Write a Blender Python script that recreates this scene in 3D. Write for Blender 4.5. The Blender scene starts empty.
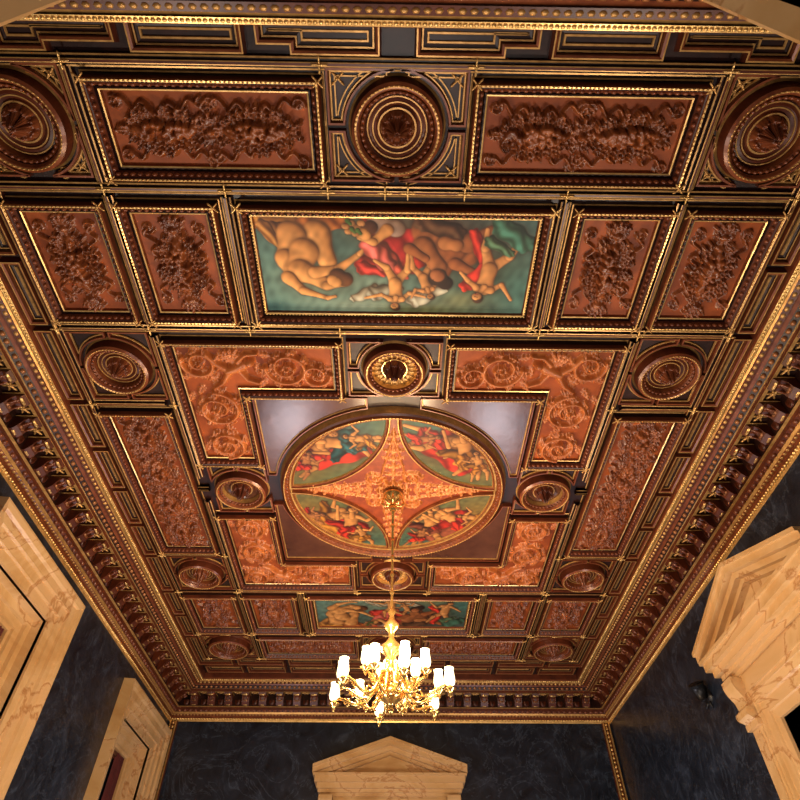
import bpy, math, random
import numpy as np
rng = np.random.RandomState(7)
random.seed(3)
HC = 7.7      # ceiling height (coffer ground)
EYE = 1.6
K = 6.0       # design module
Y0 = 7.51     # ceiling centre
PI = math.pi

# ------------------------------------------------------------ materials
MATS = {}
def nodes_of(name):
    m = bpy.data.materials.new(name); m.use_nodes = True
    nt = m.node_tree
    b = nt.nodes["Principled BSDF"]
    MATS[name] = m
    return m, nt, b
def ramp(nt, fac, stops):
    r = nt.nodes.new("ShaderNodeValToRGB")
    els = r.color_ramp.elements
    els[0].position, els[0].color = stops[0][0], (*stops[0][1], 1)
    els[1].position, els[1].color = stops[-1][0], (*stops[-1][1], 1)
    for p, c in stops[1:-1]:
        e = els.new(p); e.color = (*c, 1)
    nt.links.new(fac, r.inputs[0])
    return r.outputs[0]
def noise(nt, scale, detail=5, rough=.6, dist=0, stretch=None):
    tc = nt.nodes.new("ShaderNodeTexCoord")
    n = nt.nodes.new("ShaderNodeTexNoise")
    n.inputs["Scale"].default_value = scale
    n.inputs["Detail"].default_value = detail
    n.inputs["Roughness"].default_value = rough
    n.inputs["Distortion"].default_value = dist
    if stretch:
        mp = nt.nodes.new("ShaderNodeMapping"); mp.inputs["Scale"].default_value = stretch
        nt.links.new(tc.outputs["Object"], mp.inputs[0]); nt.links.new(mp.outputs[0], n.inputs["Vector"])
    else:
        nt.links.new(tc.outputs["Object"], n.inputs["Vector"])
    return n.outputs[0]
def bump(nt, b, fac, strength, dist=.02):
    bp = nt.nodes.new("ShaderNodeBump"); bp.inputs["Strength"].default_value = strength
    bp.inputs["Distance"].default_value = dist
    nt.links.new(fac, bp.inputs["Height"]); nt.links.new(bp.outputs[0], b.inputs["Normal"])
def simple(name, c1, c2, rough, metal=0, scale=6, bs=0, spec=.5, stretch=None, detail=5, dist=0, lo=.3, hi=.7):
    m, nt, b = nodes_of(name)
    n = noise(nt, scale, detail, .6, dist, stretch)
    nt.links.new(ramp(nt, n, [(lo, c1), (hi, c2)]), b.inputs["Base Color"])
    b.inputs["Roughness"].default_value = rough
    b.inputs["Metallic"].default_value = metal
    b.inputs["Specular IOR Level"].default_value = spec
    if bs: bump(nt, b, n, bs)
    return m
simple("wood_dark", (.010, .003, .002), (.030, .008, .005), .40, 0, 5, .15, spec=.4)
simple("wood_red", (.050, .010, .004), (.12, .026, .009), .36, 0, 4, .12, spec=.4)
simple("wood_mould", (.11, .024, .008), (.23, .062, .019), .32, .08, 9, .1)
simple("wood_gilt", (.20, .065, .018), (.38, .15, .045), .34, .3, 9, .1)
simple("panel_ground", (.15, .027, .005), (.36, .080, .014), .50, 0, 1.8, .08, spec=.25)
simple("fruit_relief", (.095, .020, .005), (.29, .078, .020), .29, 0, 5, .1, spec=.45)
simple("scroll_relief", (.27, .064, .014), (.50, .155, .040), .34, 0, 4, .08, spec=.4)
simple("wood_gloss", (.045, .014, .008), (.11, .040, .021), .24, 0, 1.3, .30)
simple("orange_ground", (.14, .022, .005), (.24, .044, .008), .45, 0, 8, .1)
simple("orange_gilt", (.30, .080, .014), (.48, .17, .036), .38, .2, 8, .1)
simple("gold", (.62, .36, .10), (.95, .62, .24), .32, .7, 12, .1)
simple("gold_dim", (.36, .18, .048), (.64, .36, .115), .36, .5, 12, .1)
simple("floor_wood", (.10, .045, .02), (.18, .08, .035), .35, 0, 3, .05, stretch=(8, .6, 1))
simple("brass", (.72, .42, .12), (.92, .60, .21), .22, .9, 10)
simple("door_wood", (.06, .016, .008), (.13, .033, .015), .35, 0, 3, .1, stretch=(4, 4, .5))
simple("curtain", (.06, .008, .006), (.12, .014, .01), .8, 0, 5)
simple("black_metal", (.008, .008, .009), (.02, .02, .022), .4, .5, 10)
simple("candle", (.9, .8, .6), (.95, .88, .72), .5, 0, 5)
# walls: blue-black stucco lustro with cloudy lighter veining
m, nt, b = nodes_of("wall_navy")
n1 = noise(nt, 2.2, 13, .68, .8)
n2 = noise(nt, .9, 9, .6, 2.5)
c1 = ramp(nt, n1, [(.34, (.003, .005, .010)), (.56, (.013, .019, .032)), (.78, (.050, .066, .100))])
c2 = ramp(nt, n2, [(.485, (0, 0, 0)), (.50, (.045, .058, .080)), (.515, (0, 0, 0))])
mx = nt.nodes.new("ShaderNodeMix"); mx.data_type = 'RGBA'; mx.blend_type = 'ADD'; mx.inputs[0].default_value = .7
nt.links.new(c1, mx.inputs[6]); nt.links.new(c2, mx.inputs[7]); nt.links.new(mx.outputs[2], b.inputs["Base Color"])
b.inputs["Roughness"].default_value = .32
bump(nt, b, n1, .35)
m, nt, b = nodes_of("marble")
n = noise(nt, .55, 9, .58, 1.0)
nt.links.new(ramp(nt, n, [(.30, (.44, .22, .07)), (.42, (.56, .33, .13)), (.490, (.64, .41, .19)), (.505, (.42, .20, .07)), (.520, (.63, .39, .18)), (.64, (.58, .35, .14)), (.72, (.48, .25, .09))]), b.inputs["Base Color"])
b.inputs["Roughness"].default_value = .25
m, nt, b = nodes_of("paint")
at = nt.nodes.new("ShaderNodeAttribute"); at.attribute_name = "Col"
nt.links.new(at.outputs["Color"], b.inputs["Base Color"])
b.inputs["Roughness"].default_value = .5; b.inputs["Specular IOR Level"].default_value = .3
bump(nt, b, noise(nt, 40, 3), .1, .005)
m, nt, b = nodes_of("lamp_glass")
b.inputs["Base Color"].default_value = (1, .9, .72, 1)
b.inputs["Emission Color"].default_value = (1, .78, .42, 1)
b.inputs["Emission Strength"].default_value = 3.2
m, nt, b = nodes_of("window_glass")
b.inputs["Base Color"].default_value = (.02, .03, .05, 1); b.inputs["Roughness"].default_value = .08

# ------------------------------------------------------------ mesh builder
class MB:
    def __init__(s, ceil=False):
        s.V = []; s.F = []; s.M = []; s.S = []; s.n = 0; s.ceil = ceil; s.mn = []; s.C = []
    def mi(s, mat):
        if mat not in s.mn: s.mn.append(mat)
        return s.mn.index(mat)
    def add(s, v, f, mat, smooth=False):
        v = np.asarray(v, float).reshape(-1, 3)
        k = s.mi(mat) if isinstance(mat, str) else None
        if isinstance(f, np.ndarray):
            fl = (f + s.n).tolist()
        else:
            fl = [[i + s.n for i in q] for q in f]
        s.V.append(v); s.F += fl
        if k is not None: s.M += [k] * len(fl)
        else: s.M += [s.mi(q) for q in mat]
        s.S += [smooth] * len(fl); s.n += len(v)
    def build(s, name, parent=None, colors=None):
        V = np.concatenate(s.V)
        if s.ceil:
            V = np.stack([V[:, 0], Y0 + V[:, 1], HC - V[:, 2]], 1)
        me = bpy.data.meshes.new(name)
        me.from_pydata(V.tolist(), [], s.F)
        for q in s.mn: me.materials.append(MATS[q])
        me.polygons.foreach_set("material_index", s.M)
        me.polygons.foreach_set("use_smooth", s.S)
        if colors is not None:
            a = me.color_attributes.new("Col", 'FLOAT_COLOR', 'POINT')
            c = np.concatenate([colors, np.ones((len(colors), 1))], 1).astype(np.float32)
            a.data.foreach_set("color", c.ravel())
        me.update()
        ob = bpy.data.objects.new(name, me)
        bpy.context.scene.collection.objects.link(ob)
        if parent: ob.parent = parent
        return ob
def empty(name):
    e = bpy.data.objects.new(name, None); bpy.context.scene.collection.objects.link(e); return e
def box(mb, x0, x1, y0, y1, z0, z1, mat):
    v = [(x, y, z) for z in (z0, z1) for y in (y0, y1) for x in (x0, x1)]
    mb.add(v, [[0, 2, 3, 1], [4, 5, 7, 6], [0, 1, 5, 4], [2, 6, 7, 3], [0, 4, 6, 2], [1, 3, 7, 5]], mat)

# ------------------------------------------------------------ 2D path tools
def rect(x0, x1, y0, y1):
    x0, x1 = min(x0, x1), max(x0, x1); y0, y1 = min(y0, y1), max(y0, y1)
    return np.array([(x0, y0), (x1, y0), (x1, y1), (x0, y1)], float)
def circ(cx, cy, r, n=64):
    a = np.arange(n) * 2 * PI / n
    return np.stack([cx + r * np.cos(a), cy + r * np.sin(a)], 1)
def ccw(p):
    x, y = p[:, 0], p[:, 1]
    A = np.sum(x * np.roll(y, -1) - np.roll(x, -1) * y)
    return p if A > 0 else p[::-1]
def miters(p, closed=True):
    d = np.roll(p, -1, 0) - p
    d /= np.linalg.norm(d, axis=1)[:, None] + 1e-9
    n = np.stack([d[:, 1], -d[:, 0]], 1)
    n0 = np.roll(n, 1, 0)
    if not closed:
        n[-1] = n[-2]; n0[0] = n[0]
    dot = np.clip((n * n0).sum(1), -.6, 1)
    return (n + n0) / (1 + dot)[:, None]
def offset(p, o, closed=True): return p + miters(p, closed) * o
def sweep(mb, p, prof, mats, closed=True, smooth=False):
    if closed: p = ccw(p)
    mt = miters(p, closed); N = len(p); P = len(prof)
    V = np.zeros((N, P, 3))
    for j, (o, h) in enumerate(prof):
        V[:, j, :2] = p + mt * o; V[:, j, 2] = h
    cnt = N if closed else N - 1
    i = np.arange(cnt); i2 = (i + 1) % N
    F = []; M = []
    for j in range(P - 1):
        f = np.stack([i * P + j, i2 * P + j, i2 * P + j + 1, i * P + j + 1], 1)
        F.append(f); M += [mats[j] if not isinstance(mats, str) else mats] * cnt
    mb.add(V.reshape(-1, 3), np.concatenate(F), M, smooth)
def resample(p, sp, closed=True):
    q = np.vstack([p, p[:1]]) if closed else p
    seg = np.linalg.norm(np.diff(q, axis=0), axis=1); L = np.concatenate([[0], np.cumsum(seg)])
    n = max(2, int(round(L[-1] / sp)))
    t = (np.arange(n) + .5) * L[-1] / n
    x = np.interp(t, L, q[:, 0]); y = np.interp(t, L, q[:, 1])
    k = np.clip(np.searchsorted(L, t) - 1, 0, len(seg) - 1)
    d = (q[k + 1] - q[k]) / (seg[k][:, None] + 1e-9)
    return np.stack([x, y], 1), d
def sph_template(nu=6, nv=3):
    v = [(0, 0, 1)]; f = []
    for j in range(1, nv + 1):
        ph = j * PI / 2 / nv
        for i in range(nu):
            a = i * 2 * PI / nu
            v.append((math.cos(a) * math.sin(ph), math.sin(a) * math.sin(ph), math.cos(ph)))
    for i in range(nu): f.append([0, 1 + i, 1 + (i + 1) % nu, 0])
    for j in range(nv - 1):
        for i in range(nu):
            a = 1 + j * nu; f.append([a + i, a + nu + i, a + nu + (i + 1) % nu, a + (i + 1) % nu])
    tri = [q[:3] for q in f[:nu]]; quad = f[nu:]
    return np.array(v, float), tri, quad
TV, TT, TQ = sph_template()
def beads(mb, p, sp, size, h, mat, closed=True):
    c, d = resample(p, sp, closed)
    n = len(c); a, b_, hh = size
    nrm = np.stack([-d[:, 1], d[:, 0]], 1)
    X = c[:, None, :] + d[:, None, :] * (TV[None, :, 0:1] * a) + nrm[:, None, :] * (TV[None, :, 1:2] * b_)
    Z = h + TV[None, :, 2] * hh + np.zeros((n, 1))
    V = np.concatenate([X, Z[:, :, None]], 2).reshape(-1, 3)
    base = (np.arange(n) * len(TV))[:, None, None]
    T = (np.array(TT)[None] + base).reshape(-1, 3); Q = (np.array(TQ)[None] + base).reshape(-1, 4)
    off = mb.n
    mb.add(V, Q, mat, True)
    k = mb.mi(mat)
    mb.F += (T + off).tolist(); mb.M += [k] * len(T); mb.S += [True] * len(T)
def flower(mb, x, y, h, r, mat, n=4, ang=0):
    for i in range(n):
        a = ang + i * 2 * PI / n
        c = np.array([[x + math.cos(a) * r * .1, y + math.sin(a) * r * .1], [x + math.cos(a) * r, y + math.sin(a) * r]])
        beads(mb, c, r * 2, (r * .5, r * .17, r * .25), h, mat, closed=False)
    beads(mb, np.array([[x - r * .25, y], [x + r * .25, y]]), r, (r * .25, r * .25, r * .4), h, mat, closed=False)

# ------------------------------------------------------------ ceiling mouldings
C = MB(True)
C.add([(-5.5, -7.4, 0), (5.5, -7.4, 0), (5.5, 8.1, 0), (-5.5, 8.1, 0), (-5.5, -7.4, -.25), (5.5, -7.4, -.25), (5.5, 8.1, -.25), (-5.5, 8.1, -.25)],
      [[0, 1, 2, 3], [4, 7, 6, 5], [0, 4, 5, 1], [2, 6, 7, 3], [1, 5, 6, 2], [0, 3, 7, 4]], "wood_dark")
FP = [(-.01, .015), (.0, .06), (.014, .065), (.03, .06), (.035, .04), (.045, .07), (.085, .135), (.095, .14), (.10, .16), (.116, .162), (.127, .145), (.138, .09), (.142, .03), (.148, .02), (.162, .012)]
FM = ["wood_mould", "gold", "wood_dark", "wood_dark", "wood_dark", "wood_red", "wood_dark", "wood_mould", "gold", "wood_mould", "wood_red", "wood_dark", "wood_dark", "gold_dim"]
def inlay(p, off, w=.014, h=.012, mat="gold_dim"):
    p = ccw(np.asarray(p, float))
    sweep(C, p, [(off, 0), (off, h), (off + w, h), (off + w, 0)], mat)
def frame(p, s=1.0, gold="gold_dim"):
    p = ccw(p)
    sweep(C, p, [(o * s, h * s) for o, h in FP], FM)
    beads(C, offset(p, .066 * s), .075, (.030, .022, .034), .10 * s, "wood_mould")
    beads(C, offset(p, .108 * s), .042, (.015, .008, .008), .16 * s, gold)
def smallframe(p):
    p = ccw(p)
    sweep(C, p, [(-.105, .008), (-.10, .02), (-.085, .02), (-.08, .008), (-.055, .012), (-.05, .03), (-.035, .03), (-.03, .015), (-.02, .075), (0, .085), (.014, .085), (.03, .0)],
          ["gold_dim", "gold_dim", "gold_dim", "wood_dark", "wood_dark", "gold_dim", "wood_dark", "wood_red", "wood_mould", "gold_dim", "wood_red"])
def rib(x0, y0, x1, y1, w=.055):
    # dark strap with twin gilt lines either side of an ebonised centre
    p = np.array([(x0, y0), (x1, y1)], float) * K
    sweep(C, p, [(-w, 0), (-w, .055), (-w * .72, .058), (-w * .68, .05), (-w * .42, .05), (-w * .36, .09), (-w * .20, .092), (w * .20, .092), (w * .36, .09), (w * .42, .05), (w * .68, .05), (w * .72, .058), (w, .055), (w, 0)],
          ["wood_red", "gold_dim", "wood_dark", "wood_dark", "wood_dark", "gold_dim", "wood_red", "gold_dim", "wood_dark", "wood_dark", "wood_dark", "gold_dim", "wood_red"], closed=False)

SX = (-1, 1)
rects_carved = []      # (x0,x1,y0,y1, style)
def R(u0, u1, v0, v1): return rect(u0 * K, u1 * K, v0 * K, v1 * K)
for sx in SX:
    for sy in SX:
        rects_carved.append((sx * .143, sx * .468, sy * .986, sy * .868, 'h'))
        rects_carved.append((sx * .344, sx * .478, sy * .782, sy * .572, 'v'))
        rects_carved.append((sx * .545, sx * .675, sy * .782, sy * .572, 'v'))
    rects_carved.append((sx * .549, sx * .676, -.27, .27, 'V'))
for a in rects_carved:
    frame(R(*a[:4]))
    for uu in a[:2]:
        for vv in a[2:4]:
            su = 1 if uu == max(a[:2]) else -1; sv = 1 if vv == max(a[2:4]) else -1
            flower(C, uu * K + su * .12, vv * K + sv * .12, .15, .06, "gold_dim", ang=PI / 4)
paint_rects = [(-.262, .262, -.780, -.573), (-.262, .262, .573, .780)]
for a in paint_rects:
    frame(R(*a), 1.05, "gold")
    beads(C, offset(R(*a), .02), .04, (.016, .010, .010), .066, "gold")
    for uu in a[:2]:
        for vv in a[2:4]:
            flower(C, uu * K + (.13 if uu > 0 else -.13), vv * K + (.13 if vv > np.mean(a[2:]) else -.13), .15, .07, "gold", ang=PI / 4)
def Lpoly(sx, sy):
    q = [(.138, .481), (.475, .481), (.475, .13), (.357, .13), (.357, .366), (.138, .366)]
    return np.array([(sx * x * K, sy * y * K) for x, y in q])
for sx in SX:
    for sy in SX:
        p = ccw(Lpoly(sx, sy)); frame(p)
        for q in offset(p, .12): flower(C, q[0], q[1], .15, .06, "gold_dim", ang=PI / 4)
# rosettes: (u, v, r, kind, hx, hy)
ros = []
for sx in SX:
    for sy in SX:
        ros.append((sx * .612, sy * .935, .070, 0, .090, .088)); ros.append((sx * .61, sy * .424, .062, 0, .086, .095))
    ros.append((sx * .41, 0, .062, 2, .076, .098))
for sy in SX:
    ros.append((0, sy * .935, .068, 0, .112, .088)); ros.append((0, sy * .424, .062, 1, .104, .078))
def spandrel(cx, cy, hx, hy, r, sx, sy, n=17):
    a = np.linspace(.05, PI / 2 - .05, n)
    a = [q for q in a if r * math.cos(q) < hx - .02 and r * math.sin(q) < hy - .02]
    if len(a) < 3: return None
    pts = [(r * math.cos(q), r * math.sin(q)) for q in a]
    pts += [(pts[-1][0], hy), (hx, hy), (hx, pts[0][1])]
    return np.array([(cx + sx * x, cy + sy * y) for x, y in pts])
for (u, v, r, kind, hx, hy) in ros:
    cx, cy, rr = u * K, v * K, r * K
    base = ("wood_red", "gold_dim", "wood_gloss")[kind]
    g1 = "gold_dim" if kind != 1 else "gold"
    gi = "wood_mould" if kind == 0 else g1
    prof = [(-rr * .56, .02), (-rr * .54, .05), (-rr * .50, .05), (-rr * .48, .02), (-rr * .34, .05), (-rr * .20, .03), (-rr * .17, .10), (-rr * .11, .13), (-rr * .08, .10), (-.03, .13), (-.01, .165), (.0, .17), (.016, .175), (.045, .15), (.065, .03), (.085, .0)]
    ms = [gi, g1, "wood_mould", base, base, gi, "wood_mould", "wood_mould", "wood_dark", "wood_mould", "wood_mould", g1, "wood_mould", "wood_red", "gold_dim"]
    pc = circ(cx, cy, rr * .97, 72)
    sweep(C, pc, prof, ms)
    beads(C, offset(ccw(pc), -rr * .13), .06, (.024, .02, .02), .12, "wood_mould")
    beads(C, offset(ccw(pc), .01), .045, (.018, .009, .010), .172, g1)
    if kind == 0:
        inlay(pc, -rr * .40, .012, .05); inlay(pc, -rr * .27, .012, .055)
    if kind == 1: beads(C, offset(ccw(pc), -rr * .34), .075, (.02, .06, .03), .035, "gold_dim")
    for sx in SX:
        for sy in SX:
            s = spandrel(cx, cy, hx * K, hy * K, rr + .10, sx, sy)
            if s is None: continue
            p = ccw(s)
            sweep(C, p, [(-.05, .015), (-.045, .03), (-.033, .03), (-.02, .07), (0, .07), (.005, 0)], ["gold_dim", "gold_dim", "wood_red", "wood_mould", "wood_red"])
            if abs(v) > .9:
                inlay(p, -.085, .012, .02)
                flower(C, cx + sx * (hx * K - .11), cy + sy * (hy * K - .10), .02, .07, "gold_dim", ang=PI / 4)
def gap(u0, u1, v0, v1): smallframe(R(u0, u1, v0, v1))
def poly(pts, sx, sy): smallframe(np.array([(sx * x * K, sy * y * K) for x, y in pts]))
for sx in SX:
    for sy in SX:
        rib(sx * .303, sy * .815, sx * .303, sy * .545); rib(sx * .5115, sy * .815, sx * .5115, sy * .545)
        rib(sx * .5115, sy * 1.02, sx * .5115, sy * .84)
        rib(sx * .706, sy * 1.02, sx * .706, 0)
        rib(0, sy * .829, sx * .70, sy * .829); rib(0, sy * .529, sx * .70, sy * .529)
        rib(0, sy * 1.0275, sx * .70, sy * 1.0275)
        rib(sx * .5125, sy * .51, sx * .5125, sy * .05)
        rib(sx * .535, sy * .315, sx * .70, sy * .315)
        rib(sx * .497, 0, sx * .53, 0)
        st = [(.118, 1.016), (.118, .855), (.132, .855), (.132, .846), (.495, .846), (.495, .855), (.518, .855), (.518, 1.016)]
        q = np.array([(sx * x * K, sy * y * K) for x, y in st])
        for o in (-.012, .012):
            sweep(C, q, [(o - .006, 0), (o - .006, .012), (o + .006, .012), (o + .006, 0)], "gold_dim", closed=False)
        poly([(.03, 1.085), (.21, 1.085), (.21, 1.055), (.16, 1.055), (.16, 1.042), (.03, 1.042)], sx, sy)
        poly([(.235, 1.085), (.40, 1.085), (.40, 1.042), (.235, 1.042)], sx, sy)
        poly([(.425, 1.085), (.60, 1.085), (.60, 1.042), (.53, 1.042), (.53, 1.055), (.425, 1.055)], sx, sy)
        poly([(.625, 1.085), (.755, 1.085), (.755, .86), (.722, .86), (.722, 1.045), (.625, 1.045)], sx, sy)
        for g in ((.84, .70), (.68, .54), (.52, .33), (.31, .17), (.15, .01)):
            gap(sx * .722, sx * .755, sy * g[0], sy * g[1])
        for q in ((.02, .829), (.12, .829), (.30, .829), (.5115, .829), (.706, .829), (.303, .529), (.5125, .529), (.706, .529), (.115, .529), (.5125, .315), (.706, .315), (.12, 1.0275), (.5115, 1.0275), (.706, 1.0275)):
            flower(C, sx * q[0] * K, sy * q[1] * K, .095, .065, "gold")
        a = np.linspace(.2, PI / 2 - .2, 18); r = .312 * K
        pts = [(sx * r * math.cos(q), sy * r * math.sin(q)) for q in a] + [(sx * r * math.cos(a[-1]), sy * .340 * K), (sx * .330 * K, sy * .340 * K), (sx * .330 * K, sy * r * math.sin(a[0]))]
        p = ccw(np.array(pts))
        sweep(C, p, [(-.04, .02), (-.035, .035), (-.025, .035), (-.015, .07), (0, .07), (.005, 0)], ["gold_dim", "gold_dim", "wood_red", "wood_mould", "wood_red"])
        C.add([(x, y, .022) for x, y in p], [list(range(len(p)))], "wood_gloss")
for sx in SX:
    for g in ((.03, .2), (.225, .40), (.425, .57), (.595, .735)):
        gap(sx * g[0], sx * g[1], 1.105, 1.155)
pc = circ(0, 0, .280 * K, 128)
sweep(C, pc, [(-.04, .03), (-.035, .08), (-.02, .085), (-.01, .06), (.02, .11), (.06, .17), (.075, .17), (.09, .13), (.12, .11), (.15, 0)],
      ["gold_dim", "gold_dim", "wood_mould", "wood_mould", "wood_mould", "gold_dim", "wood_mould", "wood_red", "gold_dim"])
beads(C, offset(ccw(pc), .028), .08, (.032, .022, .026), .12, "wood_mould")
beads(C, offset(ccw(pc), .068), .05, (.018, .012, .014), .168, "gold_dim")
aL = .273 * K; rL = .262 * K; RC = .276 * K
def lens(sx, sy, rl, rc):
    D = aL * math.sqrt(2)
    xx = (D * D + rc * rc - rl * rl) / (2 * D); hh = math.sqrt(rc * rc - xx * xx)
    t1 = math.atan2(hh, xx); A = np.linspace(-t1, t1, 26)[:-1]
    t2 = math.atan2(hh, D - xx); B = np.linspace(-t2, t2, 30)[:-1]
    pts = [(rc * math.cos(PI / 4 + q), rc * math.sin(PI / 4 + q)) for q in A]
    pts += [(aL - rl * math.cos(PI / 4 + q), aL - rl * math.sin(PI / 4 + q)) for q in B]
    return np.array([(sx * x, sy * y) for x, y in pts])
for sx in SX:
    for sy in SX:
        p = ccw(lens(sx, sy, rL - .02, RC - .02))
        sweep(C, p, [(-.03, .03), (-.02, .06), (-.005, .065), (.005, .05), (.02, .08), (.035, .08), (.045, .03)], ["gold_dim", "wood_mould", "wood_mould", "wood_mould", "gold_dim", "wood_mould"])
# ------------------------------------------------------------ cornice
def cz(z): return (HC - EYE) - z
WR = np.array([(-5.4, .2 - Y0), (5.4, .2 - Y0), (5.4, 15.5 - Y0), (-5.4, 15.5 - Y0)])
T1 = MB(True)
cp = [(-.86, 6.1), (-.84, 5.98), (-.83, 5.95), (-.78, 5.94), (-.77, 5.97), (-.74, 5.93), (-.66, 5.91), (-.65, 5.94), (-.60, 5.90), (-.54, 5.84), (-.52, 5.84), (-.51, 5.79), (-.46, 5.79), (-.455, 5.84), (-.20, 5.84), (-.20, 5.56), (-.16, 5.55), (-.15, 5.50), (-.10, 5.46), (-.08, 5.42), (-.03, 5.39), (-.02, 5.33), (0, 5.27)]
cm = ["wood_red", "wood_mould", "gold", "wood_dark", "gold_dim", "wood_red", "wood_dark", "wood_mould", "wood_dark", "gold", "wood_red", "gold_dim", "wood_dark", "wood_dark", "wood_dark", "gold_dim", "wood_red", "wood_red", "gold_dim", "wood_mould", "wood_mould", "gold"]
sweep(T1, WR, [(o, cz(z)) for o, z in cp], cm)
beads(T1, offset(WR, -.805), .05, (.024, .02, .018), cz(5.945), "gold")
beads(T1, offset(WR, -.70), .10, (.04, .03, .026), cz(5.925), "gold_dim")
beads(T1, offset(WR, -.575), .12, (.045, .035, .04), cz(5.875), "wood_gilt")
beads(T1, offset(WR, -.125), .13, (.05, .035, .045), cz(5.49), "wood_mould")
beads(T1, offset(WR, -.055), .08, (.03, .03, .02), cz(5.41), "gold_dim")
beads(T1, offset(WR, -.02), .065, (.034, .03, .03), cz(5.33), "gold")
T1.build("trim_1")
T2 = MB(True)
mp = [(.195, 5.84), (.50, 5.84), (.50, 5.78), (.47, 5.73), (.40, 5.75), (.35, 5.72), (.30, 5.62), (.25, 5.565), (.195, 5.57)]
def modillion(o, t, n):
    w = .09
    V = []
    for s in (-1, 1):
        for (d, z) in mp:
            q = o + t * s * w + n * d
            V.append((q[0], q[1], cz(z)))
    m_ = len(mp)
    F = [[i, (i + 1) % m_, m_ + (i + 1) % m_, m_ + i] for i in range(m_)] + [list(range(m_)), list(range(2 * m_ - 1, m_ - 1, -1))]
    T2.add(V, F, "wood_red")
    for d, z, a, mt in ((.46, 5.74, .085, "gold"), (.40, 5.75, .04, "wood_mould"), (.31, 5.66, .06, "wood_gilt"), (.24, 5.585, .085, "gold")):
        q = o + n * d
        beads(T2, np.array([q - t * .01, q + t * .01]), 1, (a, .024, .026), cz(z), mt, closed=False)
    for s in (-1, 1):
        q = o + n * .34 + t * s * .055
        beads(T2, np.array([q - n * .01, q + n * .01]), 1, (.09, .018, .05), cz(5.70), "wood_mould", closed=False)
        q = o + n * .35 + t * s * .098
        beads(T2, np.array([q - n * .01, q + n * .01]), 1, (.16, .010, .012), cz(5.80), "gold_dim", closed=False)
    q = o + t * .21 + n * .34
    flower(T2, q[0], q[1], cz(5.83), .09, "gold_dim", n=6)
    q = o + t * .21 + n * .2
    beads(T2, np.array([q - t * .01, q + t * .01]), 1, (.08, .03, .12), cz(5.70), "wood_red", closed=False)
W4 = WR
for i in range(4):
    a, b_ = W4[i], W4[(i + 1) % 4]
    d = (b_ - a); L = np.linalg.norm(d); t = d / L; n_ = np.array([-t[1], t[0]])
    cnt = int((L - .8) / .42); st = (L - cnt * .42) / 2
    for k in range(cnt + 1): modillion(a + t * (st + k * .42), t, n_)
T2.build("trim_2")

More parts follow.
